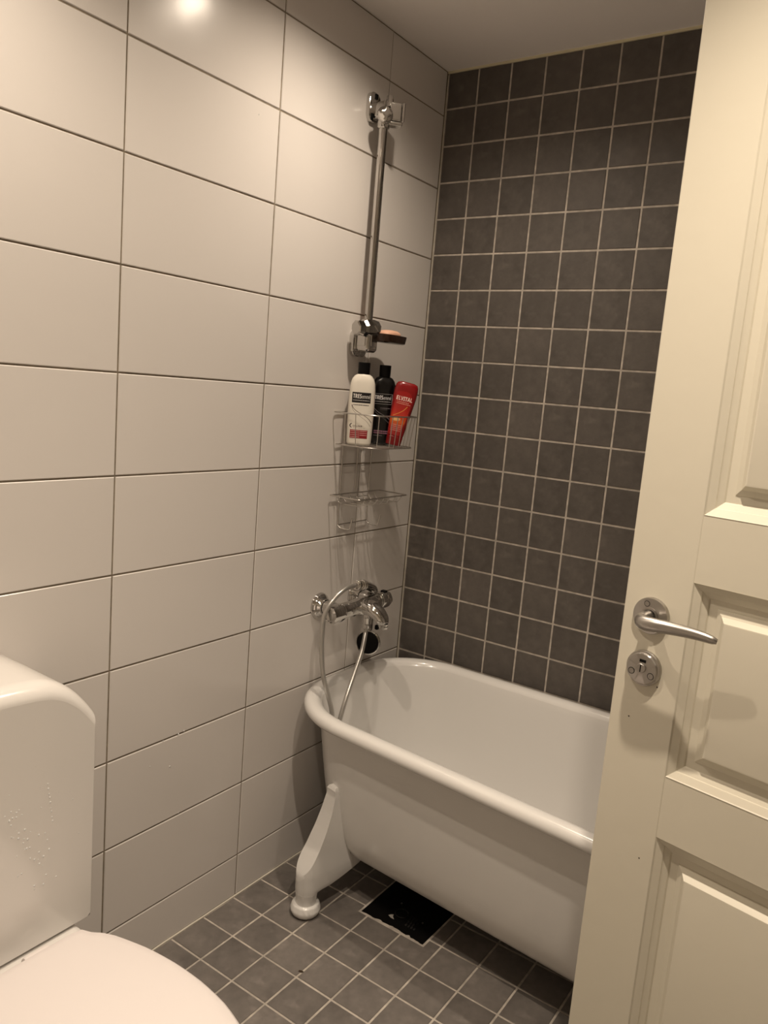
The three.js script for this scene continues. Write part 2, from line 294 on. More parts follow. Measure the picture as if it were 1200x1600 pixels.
{
  const t = thing('bathtub', 'white enamelled freestanding bathtub with a rolled rim on splayed feet, under the mixer tap', 'bathtub');
  mesh('basin', merge([loft(OUT.map(([d, y]) => tubRing(d, y)), { capA: true }), loft(INN.map(([d, y]) => tubRing(d, y)), { capB: true })]), M.enamel, t);
  mesh('rim', loft(RIM.map(([d, y]) => tubRing(d, y))), M.enamel, t);
  // a splayed foot: blade from tub side, ankle and round pad; s runs from the foot in under the tub
  const outerD = y => { for (let i = 0; i + 1 < OUT.length; i++) if (y <= OUT[i + 1][1]) { const f = (y - OUT[i][1]) / (OUT[i + 1][1] - OUT[i][1]); return OUT[i][0] + f * (OUT[i + 1][0] - OUT[i][0]); } return 0.037; };
  const inward = (x, z) => { // depth inside the rim outline
    const w0 = 0.6, v = (z - TUB.zb) / (tubFront(x) - TUB.zb) * w0, R = 0.21, px = Math.min(x - TUB.xl, TUB.xr - x), pz = Math.min(v, w0 - v);
    return px < R && pz < R ? R - Math.hypot(R - px, R - pz) : Math.min(px, pz);
  };
  const prof = (tab, y) => { for (let i = 0; i + 1 < tab.length; i++) if (y <= tab[i + 1][0]) { const f = Math.max(0, (y - tab[i][0]) / (tab[i + 1][0] - tab[i][0])); return tab[i][1] + f * (tab[i + 1][1] - tab[i][1]); } return tab[tab.length - 1][1]; };
  const outer = [[0.062, -0.05], [0.100, -0.0305], [0.118, -0.0265], [0.13, -0.0185], [0.15, -0.006], [0.18, 0.012], [0.22, 0.031], [0.26, 0.046], [0.30, 0.056], [0.322, 0.060]];
  const half = [[0.062, 0.0285], [0.075, 0.0295], [0.115, 0.0297], [0.16, 0.0270], [0.20, 0.0252], [0.26, 0.0210], [0.322, 0.0155]];
  const lower = [[0.062, 0.024], [0.070, 0.062], [0.080, 0.10], [0.090, 0.132], [0.098, 0.155], [0.104, 0.158]];
  function foot(F, ux, uz) {
    const rings = [];
    for (let i = 0; i <= 40; i++) {
      const y = 0.062 + (0.322 - 0.062) * i / 40, o = prof(outer, y); let w = prof(half, y), s = -0.03;
      const d = outerD(Math.max(y, 0.0985)) + 0.006;
      for (; s < 0.3; s += 0.001) if (inward(F[0] + ux * s, F[1] + uz * s) > d) break;
      if (y < 0.104) s = Math.min(s, prof(lower, y));
      if (y < 0.104) s = Math.max(s, o + 0.012);
      if (i === 40) w *= 0.85;
      const oo = (i === 40 ? 0.005 : 0) + Math.min(o, s - 0.016); s = Math.max(s, w);
      // a round shank whose front is cut flat: chord points, then the round flanks, then the web back to the tub
      const pc = Math.acos(Math.min(1, Math.max(0, -oo / w))), sec = [], pt = a => sec.push([Math.max(oo, -w * Math.cos(a)), w * Math.sin(a)]);
      for (let k = 0; k < 5; k++) pt(-Math.PI / 2 + (Math.PI / 2 - pc) * k / 5);
      for (let k = 0; k <= 8; k++) pt(pc * (k / 4 - 1));
      for (let k = 1; k <= 5; k++) pt(pc + (Math.PI / 2 - pc) * k / 5);
      const s0 = Math.max(oo, 0), round = y < 0.0665;
      for (let k = 1; k <= 4; k++) sec.push(round ? [w * Math.sin(k * Math.PI / 10), w * Math.cos(k * Math.PI / 10)] : [s0 + (s - s0) * k / 4, w * (1 - 0.04 * k)]);
      for (let k = 4; k >= 1; k--) sec.push([sec[sec.length - 1 - 2 * (4 - k)][0], -sec[sec.length - 1 - 2 * (4 - k)][1]]);
      rings.push(sec.map(([a, b]) => [F[0] + ux * a - uz * b, y, F[1] + uz * a + ux * b]));
    }
    const blade = toCreasedNormals(loft(rings, { capA: true, capB: true }).toNonIndexed(), 0.7);
    const ankle = lathe([[0.0265, 0.030], [0.0257, 0.040], [0.0275, 0.055], [0.0286, 0.063], [0.0001, 0.066]], 32, V(0, 1, 0), [F[0], 0, F[1]], 1.0);
    const leg = mesh('leg', merge([blade, ankle]), M.enamel, t);
    mesh('foot_pad', lathe([[0.0001, 0.0015], [0.028, 0.0015], [0.034, 0.006], [0.0375, 0.014], [0.0375, 0.021], [0.035, 0.029], [0.031, 0.033], [0.0255, 0.034]], 40, V(0, 1, 0), [F[0], 0, F[1]], 1.0), M.enamel, leg);
  }
  foot([0.178, 0.606], 0.22, -0.9755); foot([1.33, 0.655], -0.22, -0.9755); foot([0.178, 0.045], 0.22, 0.9755); foot([1.33, 0.045], -0.22, 0.9755);
}

// ---------------------------------------------------------------- floor drain
{
  const t = thing('floor_drain', 'black square floor drain cover in the grey tiles half under the bathtub', 'drain', [(DR.x0 + DR.x1) / 2, 0, (DR.z0 + DR.z1) / 2]);
  const w = DR.x1 - DR.x0, d = DR.z1 - DR.z0;
  const fr = new THREE.Shape(rect(w + 0.002, d + 0.002).map(p => new THREE.Vector2(...p)));
  fr.holes.push(new THREE.Path(rect(w - 0.016, d - 0.016).reverse().map(p => new THREE.Vector2(...p))));
  mesh('frame', new THREE.ExtrudeGeometry(fr, { depth: 0.004, bevelEnabled: false }).rotateX(-Math.PI / 2).translate(0, -0.0055, 0), M.rubber, t);
  // ragged front edge of the cover
  const pts = [[-w / 2 + 0.004, -d / 2 + 0.004]]; const N = 26;
  for (let i = 0; i <= N; i++) { const f = i / N; pts.push([-w / 2 + 0.006 + f * (w - 0.012), d / 2 - 0.006 - (f > 0.25 && f < 0.85 ? rr(0.001, 0.007) : rr(0, 0.002))]); }
  pts.push([w / 2 - 0.004, -d / 2 + 0.004]);
  const shape = pts.map(([x, z]) => [x, -z]);
  mesh('cover', slab(shape, 0.006, 0.0006).rotateX(-Math.PI / 2).translate(0, -0.0004, 0), M.drain, t);
  const bars = []; for (let r = 0; r < 4; r++) for (let c = 0; c < 3 + (r % 2); c++) bars.push(rbox(0.004, 0.0012, 0.0085, 0.0005, 0.018 + c * 0.008 + r * 0.002, 0.0002, 0.028 + r * 0.011, 1));
  mesh('raised_marks', merge(bars), M.rubber, t);
  mesh('emblem_ring', new THREE.TorusGeometry(0.017, 0.0012, 6, 28).rotateX(Math.PI / 2).translate(-0.008, 0.0001, 0.032), M.rubber, t);
  mesh('paper_scrap', slab([[-0.008, -0.003], [0.002, -0.007], [0.012, -0.007], [0.004, 0.0], [0.001, 0.008], [-0.004, 0.004]], 0.0005, 0.0001).rotateX(-Math.PI / 2).translate(-0.022, 0.0010, 0.058), std({ color: 0x9a968f, roughness: 0.8 }), t).userData.label = 'pale torn scrap stuck on the cover';
  for (const [x, z] of [[-0.03, 0.0], [0.052, 0.028]]) mesh('screw', new THREE.CylinderGeometry(0.0026, 0.0026, 0.0016, 12).translate(x, 0.0002, z), M.satin, t);
}

{
  const o = mesh('leaf_scrap', slab([[-0.006, -0.0015], [0.001, -0.003], [0.007, -0.001], [0.003, 0.002], [-0.004, 0.0025]], 0.0008, 0.0002).rotateX(-Math.PI / 2).rotateY(0.5).translate(0.300, 0.0009, 0.762), std({ color: 0x3a2b1a, roughness: 0.9 }));
  o.userData = { label: 'tiny brown scrap lying on a floor joint in front of the bathtub foot', category: 'debris' };
}
// ---------------------------------------------------------------- toilet
{
  const t = thing('toilet', 'white porcelain toilet with a closed lid and a rounded cistern against the white wall', 'toilet', [0, 0, 1.452]);
  // cistern: arched outline in (z, y) swept forward, with a broad round-over along the front of its top
  const HW = 0.208, YB = 0.366, crown = q => { const a = Math.abs(q); return 0.742 + 0.058 * (1 - Math.max(0, (a - 0.5) / 0.5) ** 2.3) + 0.020 * (1 - a * a); };
  const cRing = (x, it, is, ib) => {
    const p = [], hw = HW - is, r = 0.005, yb = YB + ib;
    for (let k = 0; k <= 12; k++) p.push([x, yb, -hw + r + (2 * hw - 2 * r) * k / 12]);
    p.push([x, yb + r * 0.3, hw - r * 0.3], [x, yb + r, hw]);
    for (let k = 1; k < 10; k++) p.push([x, yb + r + (crown(1) - it - yb - r) * k / 10, hw]);
    for (let k = 0; k <= 56; k++) { const q = Math.cos(k / 56 * Math.PI); p.push([x, crown(q) - it, q * hw]); }
    for (let k = 9; k > 0; k--) p.push([x, yb + r + (crown(1) - it - yb - r) * k / 10, -hw]);
    p.push([x, yb + r, -hw], [x, yb + r * 0.3, -hw + r * 0.3]);
    return p;
  };
  const cs = [[0.004, 0.008, 0.003, 0.003], [0.012, 0, 0, 0], [0.09, 0, 0, 0], [0.176, 0.001, 0, 0]];
  for (let k = 1; k <= 12; k++) { const a = k / 12 * Math.PI / 2; cs.push([0.176 + 0.034 * Math.sin(a), 0.001 + 0.024 * (1 - Math.cos(a)), 0.006 * (1 - Math.cos(a)), 0.003 * (1 - Math.cos(a))]); }
  const last = cRing(...cs[cs.length - 1]), fs = new THREE.ShapeGeometry(new THREE.Shape(last.slice(0, -1).map(p => new THREE.Vector2(-p[2], p[1])))).rotateY(Math.PI / 2).translate(last[0][0], 0, 0);
  const g = merge([loft(cs.map(a => cRing(...a)), { capA: true }), fs]);
  const cistern = mesh('cistern', g, M.porcelain, t);
  const XF = 0.210; // front face
  const drops = [];
  const drop = (y, z, r, st = 1) => drops.push(new THREE.SphereGeometry(r, 10, 8).scale(0.55, st, 1).translate(XF, y, z));
  for (let i = 0; i < 60; i++) { const f = rnd(), a = rr(-1, 1); drop(0.675 - 0.19 * f + a * 0.03, 0.005 - 0.135 * f + rr(-0.03, 0.03), rr(0.0008, 0.0019), rr(1, 1.3)); }
  for (let i = 0; i < 9; i++) drop(0.645 - i * 0.0085 + rr(-0.002, 0.002), -0.118 - i * 0.0012, rr(0.0009, 0.0016), 1.5);
  for (let i = 0; i < 16; i++) drop(rr(0.47, 0.70), rr(-0.18, 0.05), rr(0.0006, 0.0012));
  mesh('water_drops', merge(drops), M.water, cistern).userData.kind = 'stuff';
  // bowl
  const half = [[0.262, 0.128], [0.273, 0.145], [0.296, 0.163], [0.32, 0.174], [0.38, 0.189], [0.44, 0.196], [0.50, 0.196], [0.56, 0.188], [0.62, 0.168], [0.665, 0.137], [0.697, 0.095], [0.713, 0.048]];
  const outline = (k, y, x0 = 0.43, sx = k) => {
    const r = []; for (const [x, w] of half) r.push([x0 + (x - x0) * sx, y, -w * k]); r.push([x0 + (0.718 - x0) * sx, y, 0]);
    for (const [x, w] of [...half].reverse()) r.push([x0 + (x - x0) * sx, y, w * k]);
    const c = new THREE.CatmullRomCurve3(r.map(p => V(...p)), true, 'catmullrom', 0.35); return c.getSpacedPoints(72).slice(0, 72).map(p => [p.x, p.y, p.z]).reverse();
  };
  mesh('bowl', merge([
    loft([outline(0.62, 0.0), outline(0.62, 0.03), outline(0.56, 0.10), outline(0.60, 0.20), outline(0.78, 0.28), outline(0.93, 0.335), outline(0.965, 0.36), outline(0.95, 0.368)], { capA: true, capB: true }),
    toCreasedNormals(rbox(0.315, 0.075, 0.366, 0.014, 0.165, 0.3245, 0, 5).toNonIndexed(), 0.5),
    toCreasedNormals(rbox(0.27, 0.31, 0.20, 0.03, 0.17, 0.155, 0, 4).toNonIndexed(), 0.5)]), M.porcelain, t);
  mesh('seat', loft([outline(0.955, 0.369, 0.46), outline(0.98, 0.372, 0.46), outline(0.985, 0.381, 0.46), outline(0.97, 0.385, 0.46)], { capA: true, capB: true }), M.lidPlastic, t);
  mesh('lid', loft([outline(0.985, 0.3855, 0.46), outline(0.997, 0.388, 0.46), outline(1.0, 0.396, 0.46), outline(0.993, 0.402, 0.46), outline(0.97, 0.406, 0.46), outline(0.9, 0.4095, 0.46), outline(0.7, 0.4135, 0.46), outline(0.35, 0.416, 0.46), outline(0.1, 0.4165, 0.46)], { capA: true, capB: true }), M.lidPlastic, t);
  for (const z of [-0.075, 0.075]) mesh('hinge', lathe([[0.0001, -0.02], [0.010, -0.02], [0.011, -0.018], [0.011, 0.018], [0.010, 0.02], [0.0001, 0.02]], 20, V(0, 0, 1), [0.256, 0.387, z]), M.lidPlastic, t);
}

// ---------------------------------------------------------------- shower rail
const RAIL = { x: 0.042, z: 0.347 };
{
  const t = thing('shower_rail', 'chrome shower rail with a clamp at each end on the white tiled wall', 'shower rail', [0, 0, 0]);
  mesh('rod', new THREE.CylinderGeometry(0.0105, 0.0105, 0.53, 32).translate(RAIL.x, 1.705, RAIL.z), M.chrome, t);
  // upper wall plate: tall rounded plate with dark slots
  const plate = (w, h, r) => { const s = new THREE.Shape(); s.moveTo(-w / 2 + r, -h / 2); s.lineTo(w / 2 - r, -h / 2); s.absarc(w / 2 - r, -h / 2 + r, r, -Math.PI / 2, 0); s.lineTo(w / 2, h / 2 - r); s.absarc(w / 2 - r, h / 2 - r, r, 0, Math.PI / 2); s.lineTo(-w / 2 + r, h / 2); s.absarc(-w / 2 + r, h / 2 - r, r, Math.PI / 2, Math.PI); s.lineTo(-w / 2, -h / 2 + r); s.absarc(-w / 2 + r, -h / 2 + r, r, Math.PI, Math.PI * 1.5); return s; };
  const ext = (s, d, b) => toCreasedNormals(new THREE.ExtrudeGeometry(s, { depth: d, bevelEnabled: true, bevelSize: b, bevelThickness: b, bevelSegments: 3, curveSegments: 10 }), 0.5);
  const ub = mesh('upper_bracket', merge([
    ext(plate(0.040, 0.066, 0.017), 0.008, 0.003).rotateY(Math.PI / 2).translate(0.0005, 1.998, RAIL.z - 0.001),
    ext(plate(0.034, 0.036, 0.006), 0.036, 0.002).rotateY(Math.PI / 2).translate(0.008, 1.990, RAIL.z - 0.010),
    lathe([[0.0001, 0.012], [0.0135, 0.012], [0.015, 0.010], [0.015, -0.016], [0.0125, -0.018], [0.0105, -0.018]], 28, V(0, 1, 0), [RAIL.x, 1.962, RAIL.z])]), M.chrome, t);
  mesh('slot', box(0.003, 0.012, 0.010, 0.0122, 2.024, RAIL.z - 0.003), M.black, ub);
  mesh('slot', box(0.003, 0.016, 0.008, 0.0122, 1.973, RAIL.z + 0.010), M.black, ub);
  mesh('clamp_knob', lathe([[0.0001, 0.0205], [0.006, 0.0195], [0.012, 0.0165], [0.017, 0.0105], [0.0198, 0.003], [0.0198, -0.003], [0.017, -0.0105], [0.012, -0.0165], [0.009, -0.026], [0.0001, -0.026]], 32, V(0.75, 0.05, 0.66), [0.062, 1.967, RAIL.z + 0.024], 1.2), M.chrome, t);
  const turned = g => g.rotateY(-0.8).translate(RAIL.x, 0, RAIL.z);
  const hold = mesh('spray_holder', turned(merge([rbox(0.030, 0.042, 0.028, 0.003, 0.004, 1.983, -0.026, 3), rbox(0.034, 0.045, 0.007, 0.0025, 0.005, 1.982, -0.0445, 3), rbox(0.026, 0.010, 0.034, 0.003, 0.002, 1.957, -0.028, 2)])), M.chrome, t);
  mesh('holder_pin', lathe([[0.0001, 0.014], [0.008, 0.014], [0.009, 0.012], [0.009, -0.012], [0.0001, -0.012]], 24, V(0, 1, 0), [0.05, 2.008, RAIL.z - 0.008]), M.chrome, hold);
  // lower bracket: rounded block with a square inset face, and a slider above it
  const lb = mesh('lower_bracket', merge([
    ext(plate(0.052, 0.060, 0.014), 0.010, 0.004).rotateY(Math.PI / 2).translate(0.001, 1.420, RAIL.z - 0.010),
    rbox(0.046, 0.052, 0.046, 0.012, 0.034, 1.424, RAIL.z - 0.010, 5)]), M.chrome, t);
  mesh('inset_face', rbox(0.003, 0.030, 0.026, 0.0014, 0.0572, 1.428, RAIL.z - 0.010, 2), M.chrome, lb);
  mesh('inset_side', rbox(0.026, 0.030, 0.003, 0.0014, 0.034, 1.428, RAIL.z + 0.0134, 2), M.chrome, lb);
  mesh('slider', lathe([[0.0001, 0.043], [0.0165, 0.043], [0.0195, 0.040], [0.0195, 0.022], [0.0235, 0.014], [0.0235, -0.010], [0.0185, -0.028], [0.013, -0.030], [0.0001, -0.030]], 8, V(-0.25, -0.10, 1), [0.047, 1.4595, RAIL.z + 0.004], 0.4), M.chrome, t);
}
// soap dish with soap
{
  const t = thing('soap_dish', 'dark smoky soap dish clamped to the lower end of the shower rail', 'soap dish', [0.062, 1.441, 0.280]);
  const el = (a, b, y, n = 48) => { const r = []; for (let k = 0; k < n; k++) { const q = k / n * Math.PI * 2, c = Math.cos(q), s = Math.sin(q), e = 0.62; r.push([Math.sign(s) * Math.abs(s) ** e * b, y, Math.sign(c) * Math.abs(c) ** e * a]); } return r; };
  const g = loft([el(0.048, 0.030, -0.013), el(0.0515, 0.0335, -0.011), el(0.054, 0.036, 0.006), el(0.0535, 0.0355, 0.008), el(0.051, 0.033, 0.008), el(0.050, 0.032, 0.003), el(0.047, 0.029, -0.003)], { capA: true, capB: true });
  const bowl = mesh('tray', toCreasedNormals(g.toNonIndexed(), 0.6), M.smoke, t); bowl.rotation.z = -0.03;
  const cl = mesh('clip', lathe([[0.012, -0.011], [0.0145, -0.009], [0.0145, 0.009], [0.012, 0.011]], 24, V(0, 1, 0), [RAIL.x - 0.062, 0.012, RAIL.z - 0.280]), M.smoke, t);
  const s = mesh('soap_bar', loft([el(0.030, 0.019, -0.009, 32), el(0.036, 0.024, -0.006, 32), el(0.038, 0.026, 0.0, 32), el(0.036, 0.024, 0.006, 32), el(0.028, 0.017, 0.0105, 32), el(0.012, 0.007, 0.0125, 32)], { capA: true, capB: true }), M.soap);
  s.position.set(0.061, 1.4495, 0.279); s.rotation.set(0.04, 0.1, 0);
  s.userData = { label: 'worn peach-coloured bar of soap lying in the dark soap dish', category: 'soap' };
}

// ---------------------------------------------------------------- wire caddy
{
  const t = thing('shower_caddy', 'chrome wire shower caddy with basket, soap shelf and hooks on the white tiles', 'caddy');
  const r = 0.0017, rt = 0.0011, yT = 1.240, yB = 1.1565;
  // hanging loop and back uprights
  mesh('hanger', tube([[0.010, yT, 0.262], [0.010, 1.285, 0.264], [0.011, 1.315, 0.278], [0.012, 1.335, 0.296], [0.014, 1.345, 0.302], [0.016, 1.370, 0.306], [0.016, 1.383, 0.313], [0.016, 1.370, 0.320], [0.014, 1.345, 0.322], [0.012, 1.335, 0.330], [0.011, 1.315, 0.348], [0.010, 1.285, 0.362], [0.010, yT, 0.364]], 0.0015, 90, 6), M.wire, t);
  const up = (z0, z1, b) => mesh('upright', tube([[0.008, yT, z0], [0.006, 1.16, (z0 + z1) / 2], [0.006, b, z1]], r, 20, 6), M.wire, t);
  up(0.368, 0.366, 0.936); up(0.236, 0.236, 0.940); up(0.300, 0.300, 1.024);
  mesh('cross_wire', poly([[0.006, 1.096, 0.368], [0.006, 1.098, 0.236]], rt), M.wire, t);
  mesh('cross_wire', poly([[0.006, 0.938, 0.366], [0.006, 0.940, 0.236]], r), M.wire, t);
  for (const z of [0.366, 0.236]) mesh('hook', tube([[0.006, 0.937, z], [0.014, 0.931, z - 0.002], [0.036, 0.929, z - 0.006], [0.042, 0.936, z - 0.008], [0.046, 0.960, z - 0.010]], 0.0021, 24, 6), M.wire, t);
  // basket
  const loop = (x0, x1, z0, z1, R, y) => { const p = []; const arc = (cx, cz, a0) => { for (let k = 0; k <= 6; k++) { const a = (a0 + 15 * k) * Math.PI / 180; p.push([cx + R * Math.cos(a), y, cz + R * Math.sin(a)]); } }; p.push([x0, y, z1], [x0, y, (z0 + z1) / 2], [x0, y, z0]); arc(x1 - R, z0 + R, -90); arc(x1 - R, z1 - R, 0); return p; };
  const b = mesh('basket_rim', tube(loop(0.007, 0.140, 0.196, 0.414, 0.042, yT), 0.0019, 140, 8, true, 0.2), M.wire, t);
  mesh('basket_base', tube(loop(0.007, 0.131, 0.204, 0.400, 0.038, yB), 0.0015, 120, 6, true, 0.2), M.wire, t);
  const zs = [0.236, 0.253, 0.270, 0.294, 0.318, 0.342, 0.385];
  for (const z of zs) { const f = (z - 0.196) / 0.218, zb = 0.206 + f * 0.194, dx = z > 0.372 ? 0.012 : 0, dz = z > 0.372 ? 0.0 : 0; mesh('basket_wire', poly([[0.140 - dx, yT, z], [0.131 - dx, yB, zb + dz], [0.007, yB, zb]], rt), M.wire, t); }
  for (const x of [0.040, 0.074]) {
    mesh('basket_wire', poly([[x, yT, 0.196], [x - 0.004, yB, 0.206], [x - 0.004, yB, 0.300], [x - 0.004, yB, 0.400], [x, yT, 0.414]], rt), M.wire, t);
  }
  // soap shelf
  const S = { x0: 0.008, x1: 0.104, z0: 0.190, z1: 0.408, y: 1.022 };
  mesh('shelf_rim', tube([[S.x0, S.y, S.z0], [S.x0, S.y, 0.30], [S.x0, S.y, S.z1], [S.x0 + 0.003, S.y, S.z1 + 0.002], [0.05, S.y, S.z1 + 0.002], [S.x1 - 0.006, S.y, S.z1 + 0.002], [S.x1, S.y, S.z1 - 0.004], [S.x1, S.y, 0.30], [S.x1, S.y, S.z0 + 0.004], [S.x1 - 0.006, S.y, S.z0 - 0.002], [0.05, S.y, S.z0 - 0.002], [S.x0 + 0.003, S.y, S.z0 - 0.002]], 0.0019, 160, 8, true, 0.1), M.wire, t);
  for (let k = 0; k < 7; k++) { const z = S.z0 + 0.022 + k * 0.029; mesh('shelf_wire', tube([[S.x0, S.y, z], [S.x0 + 0.006, S.y - 0.012, z], [S.x0 + 0.018, S.y - 0.020, z], [S.x1 - 0.020, S.y - 0.020, z], [S.x1 - 0.007, S.y - 0.012, z], [S.x1, S.y, z]], rt, 28, 5), M.wire, t); }
  mesh('shelf_wire', poly([[0.035, S.y - 0.0205, S.z0 + 0.01], [0.035, S.y - 0.0205, S.z1 - 0.01]], rt), M.wire, t);
  mesh('shelf_wire', poly([[0.006, S.y - 0.012, 0.366], [0.006, S.y - 0.012, 0.236]], rt), M.wire, t);
}

// ---------------------------------------------------------------- bottles
function labelTex(draw, base, w = 512, h = 1024) {
  const c = document.createElement('canvas'); c.width = w; c.height = h; const x = c.getContext('2d');
  x.fillStyle = base; x.fillRect(0, 0, w, h); draw(x); const t = new THREE.CanvasTexture(c); t.colorSpace = THREE.SRGBColorSpace; return t;
}
// cross-sections [y, half width, half depth, z shift, squareness]; the front half of the print is u 0..0.5
function bottleBody(secs, W, H, n = 64) {
  const rings = secs.map(([y, a, b, e = 0.7, dx = 0]) => { const r = []; for (let k = 0; k < n; k++) { const q = (k + 0.5) / n * Math.PI * 2, c = Math.cos(q), s = Math.sin(q); r.push([dx + Math.sign(c) * Math.abs(c) ** e * a, y, Math.sign(s) * Math.abs(s) ** e * b]); } return r.reverse(); });
  return loft(rings, { capA: true, capB: true, uv: p => [(p[0] / W + 0.5) * 0.5 + (p[2] > 0 ? 0 : 0.5), p[1] / H] });
}
const strokes = (x, x0, y, w, n, col, h = 5) => { x.fillStyle = col; let p = x0; const s = seed; while (p < x0 + w) { const L = 5 + rnd() * 12; x.fillRect(p, y, Math.min(L, x0 + w - p), h); p += L + 3; } void n; seed = s; };
function fit(x, txt, font, x0, y, w) { x.font = font; const m = x.measureText(txt).width; x.save(); x.translate(x0, y); x.scale(w / m, 1); x.fillText(txt, 0, 0); x.restore(); }
const BH = 0.182, BW = 0.068;
const swoosh = (x, col) => { x.strokeStyle = col; x.lineWidth = 6; x.beginPath(); x.moveTo(38, 440); x.bezierCurveTo(50, 560, 190, 560, 236, 690); x.stroke(); x.lineWidth = 2.5; x.beginPath(); x.moveTo(36, 450); x.bezierCurveTo(46, 600, 170, 590, 226, 740); x.stroke(); };
const whitePrint = labelTex(x => {
  x.fillStyle = '#141012'; x.fillRect(34, 262, 180, 150);
  x.fillStyle = '#f2efe9'; fit(x, 'TRES', 'bold 84px sans-serif', 42, 346, 84); fit(x, 'emmé', '72px sans-serif', 127, 346, 82); strokes(x, 44, 372, 160, 0, '#cfcac6', 9);
  strokes(x, 50, 436, 150, 0, '#3a302c', 13); swoosh(x, '#5a463c');
  x.strokeStyle = '#2a1414'; x.lineWidth = 9; x.beginPath(); x.arc(66, 742, 34, 2.1, 4.2); x.stroke();
  x.fillStyle = '#3a1a1a'; fit(x, 'COLOUR', 'bold 40px sans-serif', 60, 762, 92); strokes(x, 66, 776, 110, 0, '#8a7a70', 5);
  x.fillStyle = '#8e1a22'; x.fillRect(36, 800, 170, 124);
  for (let i = 0; i < 4; i++) strokes(x, 42, 812 + i * 29, i === 3 ? 90 : 158, 0, '#e8b9b4', 9);
  strokes(x, 40, 934, 60, 0, '#8a7a70', 4);
}, '#e6e0d4');
const blackPrint = labelTex(x => {
  x.strokeStyle = '#a9a6a6'; x.lineWidth = 5; x.strokeRect(36, 262, 184, 150);
  x.fillStyle = '#f0eeee'; fit(x, 'TRES', 'bold 84px sans-serif', 46, 346, 84); fit(x, 'emmé', '72px sans-serif', 131, 346, 80); strokes(x, 48, 372, 160, 0, '#bdbabb', 9);
  strokes(x, 110, 468, 100, 0, '#7d7578', 12); strokes(x, 110, 492, 70, 0, '#6d6669', 6); swoosh(x, '#8b898b');
  for (let i = 0; i < 2; i++) strokes(x, 60, 812 + i * 30, 150, 0, '#a8748a', 18); strokes(x, 60, 886, 90, 0, '#8a8488', 8);
}, '#060506');
const redPrint = labelTex(x => {
  const g = x.createLinearGradient(0, 300, 0, 760); g.addColorStop(0, '#9c1214'); g.addColorStop(0.45, '#bd2418'); g.addColorStop(0.75, '#d6601f'); g.addColorStop(1, '#a01614');
  x.fillStyle = '#860c10'; x.fillRect(0, 0, 256, 1024); x.fillStyle = g; x.beginPath(); x.moveTo(40, 180); x.bezierCurveTo(150, 120, 215, 170, 214, 300); x.bezierCurveTo(212, 560, 190, 700, 150, 980); x.lineTo(50, 980); x.bezierCurveTo(30, 700, 24, 400, 40, 180); x.fill();
  x.strokeStyle = '#e0a04a'; x.lineWidth = 7; x.beginPath(); x.moveTo(52, 560); x.bezierCurveTo(110, 500, 150, 470, 180, 380); x.stroke();
  x.fillStyle = '#e2b277'; x.beginPath(); x.ellipse(96, 610, 46, 26, -0.2, 0, 7); x.fill();
  x.fillStyle = '#f6e3da'; fit(x, 'ELVITAL', 'bold 92px sans-serif', 40, 302, 176); strokes(x, 56, 322, 130, 0, '#e3a594', 10); strokes(x, 56, 348, 150, 0, '#e3a594', 10);
  for (let i = 0; i < 4; i++) strokes(x, 58, 690 + i * 30, 110, 0, '#e0a090', 12);
}, '#8e0d10');
const bodyMat = (map, r, extra = {}) => phys({ map, roughness: r, ...extra });
const FACE = 0.63;
const bodySecs = [[0, 0.028, 0.015], [0.002, 0.032, 0.019], [0.006, 0.0345, 0.021], [0.05, 0.0362, 0.0225], [0.10, 0.0368, 0.023], [0.14, 0.0362, 0.0225], [0.158, 0.0345, 0.0215], [0.170, 0.0305, 0.0195], [0.178, 0.024, 0.0165, 0.85], [0.182, 0.016, 0.0145, 1]].map(([y, a, b, e]) => [y, a * 0.92, b, e]);
function bigBottle(label, pos, print, rough, turn, deep = 1) {
  const t = thing('shampoo_bottle', label, 'bottle', pos, 'bottles in the wire basket'); t.rotation.y = turn;
  mesh('body', bottleBody(bodySecs.map(([y, a, b, e]) => [y, a, b * deep, e]), BW, BH), bodyMat(print, rough), t);
  mesh('cap', bottleBody([[0.180, 0.0148, 0.0138, 0.9], [0.1815, 0.0152, 0.0145, 0.9], [0.2105, 0.0158, 0.0150, 0.9], [0.212, 0.0152, 0.0143, 0.9]], 1, 1, 40), M.capBlack, t);
  return t;
}
bigBottle('white shampoo bottle with a black cap and red lower label in the wire basket', [0.055, 1.1592, 0.367], whitePrint, 0.35, FACE);
bigBottle('black conditioner bottle with a black cap, between the white and the red bottle', [0.044, 1.1592, 0.2565], blackPrint, 0.25, FACE - 0.02, 0.84);
{
  const t = thing('shampoo_bottle', 'red tapered bottle leaning to the right in the wire basket', 'bottle', [0.100, 1.1632, 0.2745], 'bottles in the wire basket');
  t.rotation.set(0, FACE, -0.165, 'YXZ');
  mesh('body', bottleBody([[0.024, 0.0210, 0.0115], [0.028, 0.0222, 0.0125], [0.06, 0.0252, 0.0145], [0.10, 0.0288, 0.0158], [0.130, 0.0312, 0.0160], [0.150, 0.0312, 0.0152], [0.160, 0.0296, 0.0140], [0.166, 0.0262, 0.0120], [0.169, 0.018, 0.008]], 0.0635, 0.170), bodyMat(redPrint, 0.22, { clearcoat: 0.5 }), t);
  mesh('cap', bottleBody([[0.0, 0.0188, 0.0095], [0.0015, 0.0202, 0.0105], [0.022, 0.0217, 0.0122], [0.024, 0.0210, 0.0115]], 1, 1, 40), phys({ color: 0x7a0a0e, roughness: 0.25 }), t);
}

